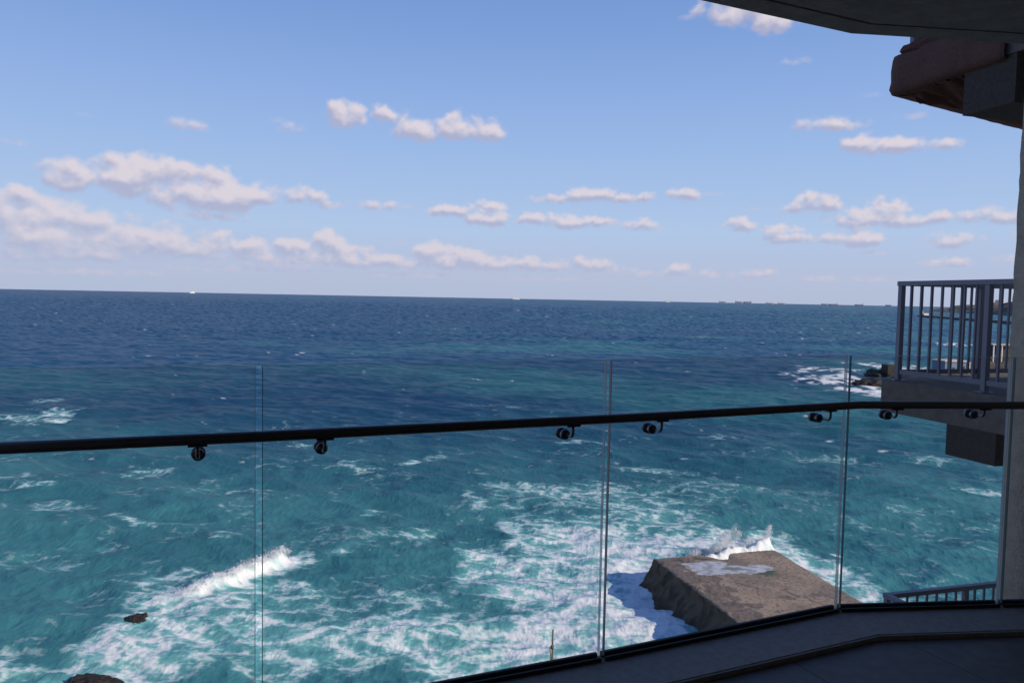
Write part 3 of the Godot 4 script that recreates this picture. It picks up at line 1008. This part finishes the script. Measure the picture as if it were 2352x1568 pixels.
func along(list: Array, px: float) -> float:
	for k in list.size() - 1:
		if px <= list[k + 1][0]:
			return lerpf(list[k][1], list[k + 1][1], (px - list[k][0]) / float(list[k + 1][0] - list[k][0]))
	return list[list.size() - 1][1]

func tube_taper(path: Array, radii: Array, sides := 14) -> ArrayMesh:
	var st := new_st()
	add_tube(st, path, radii, sides)
	return done(st)

func hull(length: float, beam: float, deck: float) -> ArrayMesh:
	var st := new_st()
	var rings := []
	for k in 9:
		var f := k / 8.0
		var w := beam * 0.5 * (1.0 - pow(maxf(0.0, f - 0.72) / 0.28, 2.0) * 0.96)
		var x := (f - 0.5) * length
		var lift := deck + (0.25 * deck * sstep(0.86, 1.0, f))
		rings.append(PackedVector3Array([Vector3(x, -4, -w * 0.8), Vector3(x, -4, w * 0.8), Vector3(x + 0.03 * length * f, lift, w), Vector3(x + 0.03 * length * f, lift, -w)]))
	add_loft(st, rings)
	return done(st)

func make_ships() -> void:
	# picture x, length and height in picture units, kind, facing, label
	var list := [
		[1660, 16, 4.2, "box", 1, "grey boxy ship alone on the horizon, shorter than the twin ships"],
		[1698, 18, 5.0, "stacked", 1, "grey laden container ship whose bow touches the next ship"],
		[1716, 20, 5.2, "stacked", -1, "grey container ship with tall bridge just past another ship's bow"],
		[1769, 18, 4.0, "low", 1, "brownish cargo ship with pale bridge aft, left of a similar ship"],
		[1796, 17, 4.0, "low", 1, "brownish cargo ship with pale deckhouse, right of a similar ship"],
		[1895, 15, 3.2, "box", 1, "low grey ship close behind a pale bulk carrier"],
		[1914, 20, 4.5, "low", -1, "long pale bulk carrier close by a low grey ship"],
		[1974, 18, 4.5, "low", -1, "pale cargo ship alone between bulk carrier and railing"],
		[2042, 14, 3.4, "box", 1, "grey ship on the horizon touching the railing post"],
	]
	for s in list:
		var dist := 14000.0
		var u := dist / F
		var p := at_dist(s[0], 700, dist)
		p.y = 0.0
		var t := thing("cargo_ship", s[5], "ship", "cargo ships anchored on the horizon")
		t.position = p
		t.rotation.y = atan2(p.x, p.z) + (PI if s[4] > 0 else 0.0) + 0.1
		var L: float = s[1] * u
		var Hh: float = s[2] * u
		var deck := Hh * 0.42 + 10.0
		part("hull", hull(L, L * 0.16, deck), M.hazy_hull_brown if s[3] == "low" else M.hazy_hull_grey, t)
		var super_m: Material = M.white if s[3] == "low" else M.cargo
		part("bridge", block(Vector3(-0.44 * L, deck, -0.07 * L), Vector3(-0.33 * L, deck + Hh * 0.6, 0.07 * L), 1.0), super_m, t)
		part("funnel", block(Vector3(-0.47 * L, deck, -0.02 * L), Vector3(-0.445 * L, deck + Hh * 0.66, 0.02 * L), 0.5), M.hazy_hull_brown, t)
		if s[3] == "box":
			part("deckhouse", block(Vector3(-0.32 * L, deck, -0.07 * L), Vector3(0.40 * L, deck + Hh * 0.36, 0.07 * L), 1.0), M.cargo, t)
		elif s[3] == "stacked":
			var r := RandomNumberGenerator.new()
			r.seed = int(s[0])
			for k in 6:
				var x0 := (-0.30 + 0.115 * k) * L
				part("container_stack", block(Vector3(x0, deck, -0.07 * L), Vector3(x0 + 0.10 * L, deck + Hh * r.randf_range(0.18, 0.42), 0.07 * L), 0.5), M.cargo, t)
		else:
			for k in 3:
				var x0 := (-0.22 + 0.2 * k) * L
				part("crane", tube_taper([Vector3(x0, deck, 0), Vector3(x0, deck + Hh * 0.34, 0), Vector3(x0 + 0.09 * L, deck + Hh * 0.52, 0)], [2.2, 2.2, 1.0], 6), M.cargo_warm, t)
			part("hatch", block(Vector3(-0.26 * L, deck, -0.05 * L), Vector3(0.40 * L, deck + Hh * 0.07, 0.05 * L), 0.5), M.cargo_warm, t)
	for s in [[441, 11, 2.6, "white ferry on the horizon under the big cloud bank"], [1184, 20, 1.6, "faint long white ship far out on the horizon"], [1533, 11, 2.8, "bright white yacht on the horizon left of the grey ships"]]:
		var dist := 14000.0
		var u := dist / F
		var p := at_dist(s[0], 690, dist)
		p.y = 0.0
		var t := thing("white_ship", s[3], "ship")
		t.position = p
		t.rotation.y = atan2(p.x, p.z) + 0.1
		var L: float = s[1] * u
		var Hh: float = s[2] * u
		part("hull", hull(L, L * 0.2, Hh * 0.35 + 14.0), M.white, t)
		part("deckhouse", block(Vector3(-0.36 * L, Hh * 0.35 + 14.0, -0.07 * L), Vector3(0.2 * L, Hh * 0.7 + 16.0, 0.07 * L), 1.0), M.white, t)
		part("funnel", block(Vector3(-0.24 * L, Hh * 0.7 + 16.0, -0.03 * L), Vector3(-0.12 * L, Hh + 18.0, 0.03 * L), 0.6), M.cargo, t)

# ---------------------------------------------------------------- our balcony
const FLOOR := EYE - 1.465
const KERB := EYE - 1.440
const GLASS_TOP := EYE - 0.234
const CEILING := EYE + 1.25
# plan (x, z) of the glass line, from far left to the wall
var joints := [Vector2(-2.25, -1.93), Vector2(-0.825, -2.475), Vector2(0.381, -2.985), Vector2(1.560, -3.520), Vector2(2.382, -3.612), Vector2(3.3, -3.70)]

# the glass line moved inwards (towards the camera) by t
func inset(t: float) -> PackedVector2Array:
	var r := PackedVector2Array()
	for k in joints.size():
		var d0: Vector2 = (joints[k] - joints[maxi(k - 1, 0)]).normalized() if k > 0 else (joints[1] - joints[0]).normalized()
		var d1: Vector2 = (joints[mini(k + 1, joints.size() - 1)] - joints[k]).normalized() if k < joints.size() - 1 else d0
		var n0 := Vector2(-d0.y, d0.x)
		var n1 := Vector2(-d1.y, d1.x)
		var m := (n0 + n1).normalized()
		r.append(joints[k] + m * (t / m.dot(n0)))
	return r

func make_building() -> void:
	var t := thing("apartment_building", "shaded concrete balcony with tiled floor, stone kerb and deep ceiling", "building")
	# floor slab and tiles
	var outer := inset(-0.03)
	var slab := outer.duplicate()
	slab.append_array(PackedVector2Array([Vector2(3.3, 1.6), Vector2(-2.25, 1.6)]))
	part("floor_slab", prism(slab, FLOOR - 0.26, FLOOR - 0.012), M.grout, t)
	var inner := inset(0.275)
	var room := inner.duplicate()
	room.append_array(PackedVector2Array([Vector2(3.3, 1.55), Vector2(-2.25, 1.55)]))
	var along_ := Vector2(0.911, -0.413)
	var across := Vector2(0.413, 0.911)
	var origin := Vector2(1.735, -3.267)
	for i in range(-8, 5):
		for j in range(-2, 9):
			var q := PackedVector2Array()
			for c in [[0.002, 0.002], [0.598, 0.002], [0.598, 0.898], [0.002, 0.898]]:
				q.append(origin + along_ * (0.6 * i + c[0] - 0.6) + across * (0.9 * j + c[1] - 0.12))
			for piece in Geometry2D.intersect_polygons(q, room):
				if piece.size() > 2:
					part("floor_tile", prism(piece, FLOOR - 0.012, FLOOR), M.tile, t)
	# kerb stones along the glass
	var lip := inset(0.26)
	var back := inset(0.012)
	for k in joints.size() - 1:
		var kerb := part("kerb", prism(PackedVector2Array([outer[k], outer[k + 1], lip[k + 1], lip[k]]), FLOOR - 0.012, KERB), M.coping, t)
		var a := lip[k]
		var b := lip[k + 1]
		var d := (b - a).normalized() * 0.0015
		var e := inset(0.272)
		part("edge_strip", prism(PackedVector2Array([a + d, b - d, e[k + 1] - d, e[k] + d]), FLOOR + 0.0005, KERB - 0.003), M.coping, kerb)
	# ceiling: the slab of the balcony above with a drip groove near its edge
	var rim := inset(-0.075)
	var groove := inset(0.045)
	var groove2 := inset(0.065)
	for k in joints.size() - 1:
		part("ceiling_edge", prism(PackedVector2Array([rim[k], rim[k + 1], groove[k + 1], groove[k]]), CEILING, CEILING + 0.24), M.ceiling, t)
	var ceil_poly := groove2.duplicate()
	ceil_poly.append_array(PackedVector2Array([Vector2(3.3, 1.6), Vector2(-2.25, 1.6)]))
	part("ceiling", prism(ceil_poly, CEILING - 0.002, CEILING + 0.24), M.ceiling, t)
	part("ceiling_top", prism(slab, CEILING + 0.242, CEILING + 0.30), M.ceiling, t)
	# wall at the right end, its seaward edge rough
	var wn := noise(95, 1.7, 4)
	var v := PackedVector3Array()
	var path := [Vector2(2.92, -3.74), Vector2(2.643, -3.74), Vector2(2.633, -3.75), Vector2(2.633, -4.02), Vector2(2.92, -4.02)]
	for j in 121:
		var y := lerpf(16.6, 21.9, j / 120.0)
		for p: Vector2 in path:
			var g := 0.003 * wn.get_noise_2d(y * 1.0, p.y * 6.0) + 0.006 * wn.get_noise_1d(y * 14.0)
			v.append(Vector3(p.x + (g if p.x < 2.8 else 0.0), y, p.y + 0.4 * g))
	part("partition_wall", grid_mesh(v, path.size(), PackedColorArray()), M.render, t)
	part("side_wall", block(Vector3(2.92, 2.0, -4.25), Vector3(12.0, 26.5, 14.0), 0.01), M.render, t)
	part("back_wall", block(Vector3(-34.0, 2.0, 1.6), Vector3(2.91, 26.5, 14.0), 0.01), M.render, t)  # unseen; drawn out to the left to darken the railings

func make_balustrade() -> void:
	var t := thing("glass_balustrade", "frameless glass balustrade with dark round handrail on steel brackets", "balustrade")
	var G := 0.0175
	for k in joints.size() - 1:
		var d: Vector2 = (joints[k + 1] - joints[k]).normalized()
		var n := Vector2(-d.y, d.x)
		var a: Vector2 = joints[k] + d * (0.0105 if k > 0 else 0.0)
		var b: Vector2 = joints[k + 1] - d * 0.0105
		var e := 0.0012
		var y0 := KERB + 0.012
		# the clear faces
		var st := new_st()
		var p := [a + d * e, b - d * e]
		for s in [-1.0, 1.0]:
			var o: Vector2 = n * (s * G / 2.0)
			var q0: Vector2 = p[0] + o
			var q1: Vector2 = p[1] + o
			if s < 0:
				quad(st, Vector3(q0.x, y0, q0.y), Vector3(q0.x, GLASS_TOP - e, q0.y), Vector3(q1.x, GLASS_TOP - e, q1.y), Vector3(q1.x, y0, q1.y))
			else:
				quad(st, Vector3(q0.x, y0, q0.y), Vector3(q1.x, y0, q1.y), Vector3(q1.x, GLASS_TOP - e, q1.y), Vector3(q0.x, GLASS_TOP - e, q0.y))
		var pane := part("pane", done(st), M.glass, t)
		# pane edges: greenish start, far end painted pale as if catching light, thin top
		var m := (a + b) / 2.0
		part("edge", bar(Vector3(a.x, GLASS_TOP, a.y), Vector3(b.x, GLASS_TOP, b.y), G - 0.001, 0.002, 0.0004), M.top_edge, pane)
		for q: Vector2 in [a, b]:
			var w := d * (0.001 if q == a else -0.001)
			part("edge", bar(Vector3(q.x + w.x, y0, q.y + w.y), Vector3(q.x + w.x, GLASS_TOP - 0.001, q.y + w.y), G - 0.001, 0.002, 0.0004, Vector3(d.x, 0, d.y)), M.glass_edge if q == a else M.bright_edge, pane)
		var c0 := Vector3(a.x, KERB + 0.011, a.y)
		var c1 := Vector3(b.x, KERB + 0.011, b.y)
		var inn := Vector3(n.x, 0, n.y) * (G / 2.0 + 0.009)
		part("base_channel", bar(c0 + inn - Vector3(0, 0.003, 0), c1 + inn - Vector3(0, 0.003, 0), 0.012, 0.016, 0.002), M.channel, t)
		part("base_channel", bar(c0 - inn, c1 - inn, 0.016, 0.022, 0.002), M.channel, t)
	# handrail
	var RAIL := EYE - 0.452
	var line := inset(0.088)
	var path := []
	for q in line:
		path.append(Vector3(q.x, RAIL, q.y))
	var rail := part("handrail", tube(path, 0.0180, 24), M.dark_steel, t)
	rail.set_meta("label", "dark round metal handrail")
	# brackets: a disc on the glass, an arm that turns up to the rail
	for q in [[455, 1042], [737, 1028], [1294, 996], [1493, 984], [1876, 959], [2036, 953], [2233, 951]]:
		var dir := ray(q[0], q[1])
		var best := 1e9
		var at := Vector3.ZERO
		var nn := Vector3.ZERO
		for k in joints.size() - 1:
			var d: Vector2 = (joints[k + 1] - joints[k]).normalized()
			var n := Vector3(-d.y, 0, d.x)
			var o := Vector3(joints[k].x, EYE, joints[k].y) - Vector3(0, EYE, 0) + n * (G / 2.0)
			var s := o.dot(n) / dir.dot(n)
			var p := Vector3(0, EYE, 0) + dir * s
			var f := Vector2(p.x, p.z).distance_to(joints[k]) + Vector2(p.x, p.z).distance_to(joints[k + 1]) - Vector2(joints[k]).distance_to(joints[k + 1])
			if s > 0 and f < best:
				best = f
				at = p
				nn = n
		var br := Node3D.new()
		br.name = "bracket"
		t.add_child(br, true)
		part("disc", tube([at + nn * 0.0005, at + nn * 0.003, at + nn * 0.016, at + nn * 0.019], 0.019, 24), M.steel, br)
		part("washer", tube([at + nn * 0.0001, at + nn * 0.0028], 0.0215, 24), M.rubber, br)
		part("disc", tube([at - nn * (G + 0.0005), at - nn * (G + 0.012)], 0.021, 24), M.steel, br)
		var arm := [at + nn * 0.018]
		var reach := 0.088 - G / 2.0
		var top := RAIL - 0.02
		var bend := 0.018
		arm.append(at + nn * (reach - bend))
		for k in range(1, 6):
			var f := PI / 2 * k / 5.0
			arm.append(at + nn * (reach - bend + bend * sin(f)) + Vector3(0, bend * (1.0 - cos(f)), 0))
		arm.append(Vector3(at.x + nn.x * reach, top, at.z + nn.z * reach))
		part("arm", tube(arm, 0.0058, 12), M.steel, br)
		var sd := Vector3(-nn.z, 0, nn.x)
		part("saddle", bar(arm[arm.size() - 1] - sd * 0.028, arm[arm.size() - 1] + sd * 0.028, 0.022, 0.006, 0.002), M.dark_steel, br)

# ---------------------------------------------------------------- the neighbours' balconies
const NA := Vector2(3.666, -7.505)       # seaward corner of the slab
const NS := Vector2(0.273, 0.962)        # along its side, towards the building
const NE := Vector2(0.855, -0.519)       # along the slab's slanting seaward edge
const NF := Vector2(0.962, -0.273)       # along its front

func make_balcony(lift: float, label: String, covered: bool) -> void:
	var t := thing("balcony", label, "balcony", "balconies of the next flat, one above another")
	t.position = Vector3(0, lift, 0)
	var y0 := EYE - 1.04
	var y1 := EYE - 0.73
	var b := NA + NS * 3.5
	var c := NA + NE * 5.0
	part("slab", prism(PackedVector2Array([NA, c, c + NS * 4.6, b]), y0, y1), M.concrete, t)
	var s0 := NA + NS * 0.80 + NF * 0.004
	part("beam", prism(PackedVector2Array([s0, s0 + NF * 4.0, s0 + NF * 4.0 + NS * 0.5, s0 + NS * 0.5]), y0 - (0.40 if covered else 0.275), y0 - 0.001), M.beam, t)
	part("facade", block(Vector3(b.x - 0.1, y0 - 1.06, b.y - 0.2), Vector3(b.x + 6.0, y0 + 2.03, b.y + 0.1)), M.render, t)
	# railing: corner post, side and front
	var corner := NA + NS * 0.10 + NF * 0.10
	var top := EYE + 0.215
	var low := EYE - 0.645
	for side in 2:
		var rail := Node3D.new()
		rail.name = "railing"
		t.add_child(rail, true)
		var d: Vector2 = NS if side == 0 else NF
		var l: float = 3.0 if side == 0 else 4.5
		var e := corner + d * l
		var off := d * (0.0 if side == 0 else 0.032)
		var up3 := Vector3.UP
		part("top_rail", bar(Vector3(corner.x + off.x - d.x * (0.03 if side == 0 else 0.0), top, corner.y + off.y - d.y * (0.03 if side == 0 else 0.0)), Vector3(e.x, top, e.y), 0.062, 0.045, 0.004), M.paint, rail)
		part("bottom_rail", bar(Vector3(corner.x + d.x * 0.032, low, corner.y + d.y * 0.032), Vector3(e.x, low, e.y), 0.03, 0.045, 0.003), M.paint, rail)
		var gap := 0.122
		var count := int(l / gap)
		for k in range(0 if side == 0 else 1, count):
			var p := corner + d * (gap * k)
			var post := k % 8 == 0
			var foot := y1 if post else low + 0.0228
			var w := 0.05 if post else 0.021
			part("post" if post else "bar", bar(Vector3(p.x, foot, p.y), Vector3(p.x, top - 0.0228, p.y), w, w, 0.003, Vector3(d.x, 0, d.y)), M.paint, rail)
			if post:
				part("foot_plate", block(Vector3(p.x - 0.06, y1, p.y - 0.06), Vector3(p.x + 0.06, y1 + 0.008, p.y + 0.06), 0.002), M.paint, rail)
	if covered:
		make_cover(y0 + lift, y1 + lift, corner)

# the brown cloth wrapped round the slab edge of the upper balcony
func make_cover(y0: float, y1: float, corner: Vector2) -> void:
	var t := thing("cloth_cover", "brown cloth wrapped round the edge of the upper balcony", "cloth")
	var n := noise(97, 2.2, 4)
	var fold := noise(98, 5.0, 3)
	# outline of the wrap in plan: along the side up to the seam, round the corner, along the front
	var plan := []
	for k in range(26, -1, -1):
		plan.append([NA + NS * (1.22 * k / 26.0), Vector2(-0.962, 0.273)])
	for k in range(1, 41):
		plan.append([NA + NE * (4.2 * k / 40.0), Vector2(-0.519, -0.855)])
	var rows := []
	var cut := [[0.30, -0.02, 0.0], [0.12, -0.035, 0.0], [0.0, -0.03, 0.012], [-0.02, 0.02, 0.03], [-0.02, 0.10, 0.03], [-0.015, 0.20, 0.035], [-0.01, 0.30, 0.03], [0.01, 0.335, 0.02], [0.06, 0.35, 0.0], [0.11, 0.37, 0.0]]
	for c in cut:
		var row := PackedVector3Array()
		for k in plan.size():
			var p: Vector2 = plan[k][0]
			var o: Vector2 = plan[k][1]
			if k == 26:
				o = (Vector2(-0.962, 0.273) + Vector2(-0.519, -0.855)).normalized()
			var g := n.get_noise_3d(p.x * 1.2, c[1] * 2.0, p.y * 1.2)
			var crease := fold.get_noise_3d(p.x * 1.6 + c[1], c[1] * 0.5, p.y * 1.6)
			var q: Vector2 = p + o * (0.028 - c[0] + 0.022 * g + 0.016 * crease)
			row.append(Vector3(q.x, y0 + c[1] + 0.03 * g * (1.0 if c[1] > 0.3 else 0.4), q.y))
		rows.append(row)
	part("wrap", sheet(rows, 0.006), M.cloth, t)
	# the hem at the seam
	var hem := []
	for r: PackedVector3Array in rows:
		hem.append(r[0] + Vector3(-0.006, 0, 0.002))
	part("hem", tube(hem.slice(2), 0.008, 8), M.cloth_hem, t)
	# the second layer, gathered against the railing and rising along it
	rows = []
	for j in 9:
		var f := j / 8.0
		var row := PackedVector3Array()
		for k in 31:
			var s := 1.55 * (1.0 - k / 30.0)
			var p := corner + NS * (s - 0.02) - NF * 0.05
			var h := 0.06 + 0.30 * pow(s / 1.3, 0.85)
			var g := n.get_noise_2d(s * 2.4, f * 1.5)
			var crease := fold.get_noise_2d(s * 1.1 + f, f * 0.8)
			var q := p - NF * (0.05 + 0.03 * sin(PI * f) + 0.04 * g + 0.035 * crease)
			row.append(Vector3(q.x, y1 + 0.02 + h * f + 0.02 * g, q.y))
		rows.append(row)
	part("gathered_layer", sheet(rows, 0.006), M.cloth, t)
	# loose cloth sagging under the slab
	rows = []
	for j in 11:
		var f := j / 10.0
		var row := PackedVector3Array()
		for k in 25:
			var g := k / 24.0
			var a := NA + NS * (0.12 + 0.62 * g) + NF * 0.02
			var b := NA + NE * (0.5 + 2.0 * g) + NS * (0.12 + 0.3 * g)
			var p := a.lerp(b, f)
			var sag := 0.03 + 0.13 * sin(PI * f) * (0.35 + 0.65 * g) + 0.05 * n.get_noise_2d(g * 2.0, f * 1.4) + 0.03 * fold.get_noise_2d(g * 0.6, f * 0.9)
			row.append(Vector3(p.x, y0 - sag, p.y))
		rows.append(row)
	part("sagging_fold", sheet(rows, 0.006), M.cloth, t)

func make_mast() -> void:
	var t := thing("wooden_mast", "thin weathered wooden mast with rope rising below the glass", "mast")
	var a := at_dist(1268, 1546, 27.0)
	var b := at_dist(1270.5, 1446, 27.0)
	var foot := Vector3(a.x - 0.02, 2.0, a.z)
	t.position = foot
	var st := new_st(true)
	var path := []
	var radii := []
	var n := noise(99, 0.8, 3)
	for k in 16:
		var f := k / 15.0
		var p := foot.lerp(b, f) - foot
		p.x += 0.02 * n.get_noise_1d(k * 2.0)
		path.append(p)
		radii.append(lerpf(0.055, 0.036, f))
	add_tube(st, path, radii, 12)
	part("pole", done(st), M.wood, t)
	var k1 := at_dist(1268.5, 1486, 27.0) - foot
	part("lashing", tube([k1 + Vector3(0, -0.05, 0), k1 + Vector3(0, 0.05, 0)], 0.062, 12), M.rope, t)
	part("splint", tube([k1 + Vector3(-0.09, 0.02, 0.03), k1 + Vector3(-0.05, -0.25, 0.05), k1 + Vector3(-0.045, -1.6, 0.05)], 0.022, 8), M.wood, t)
	var w := at_dist(1272, 1512, 27.0) - foot
	part("stay_rope", tube([w, w + Vector3(0.25, -0.85, 0.0), w + Vector3(1.1, -3.8, 0.0)], 0.011, 6), M.rope, t)

# ---------------------------------------------------------------- all of it
func _ready() -> void:
	var cam := Camera3D.new()
	cam.name = "camera"
	cam.transform = Transform3D(cam_basis, Vector3(0, EYE, 0))
	cam.fov = rad_to_deg(2.0 * atan(784.0 / F))
	cam.near = 0.05
	cam.far = 80000.0
	add_child(cam)
	var env := Environment.new()
	env.background_mode = Environment.BG_SKY
	env.sky = Sky.new()
	env.sky.sky_material = make_sky()
	env.tonemap_mode = Environment.TONE_MAPPER_LINEAR
	env.tonemap_exposure = 1.0
	env.sdfgi_enabled = true
	env.ssao_enabled = true
	env.ssil_enabled = true
	var we := WorldEnvironment.new()
	we.name = "world"
	we.environment = env
	add_child(we)
	var sun := DirectionalLight3D.new()
	sun.name = "sun"
	sun.light_energy = 1.55
	sun.light_color = Color(1.0, 0.945, 0.86)
	sun.light_angular_distance = 0.53
	sun.shadow_enabled = true
	add_child(sun)
	sun.look_at_from_position(Vector3.ZERO, Vector3(-0.78, -0.45, -0.42))
	print("SKY ", Time.get_ticks_msec())
	make_materials()
	make_sea()
	print("sea ", Time.get_ticks_msec())
	make_building()
	make_balustrade()
	make_balcony(0.0, "grey railed balcony of the next flat, level with the handrail", false)
	make_balcony(3.1, "upper balcony of the next flat wrapped in brown cloth", true)
	make_balcony(-3.1, "lower balcony of the next flat, only its grey railing in view", false)
	make_pier()
	make_rocks()
	make_shore()
	make_far()
	make_ships()
	make_mast()
	make_spray()
	print("done ", Time.get_ticks_msec())
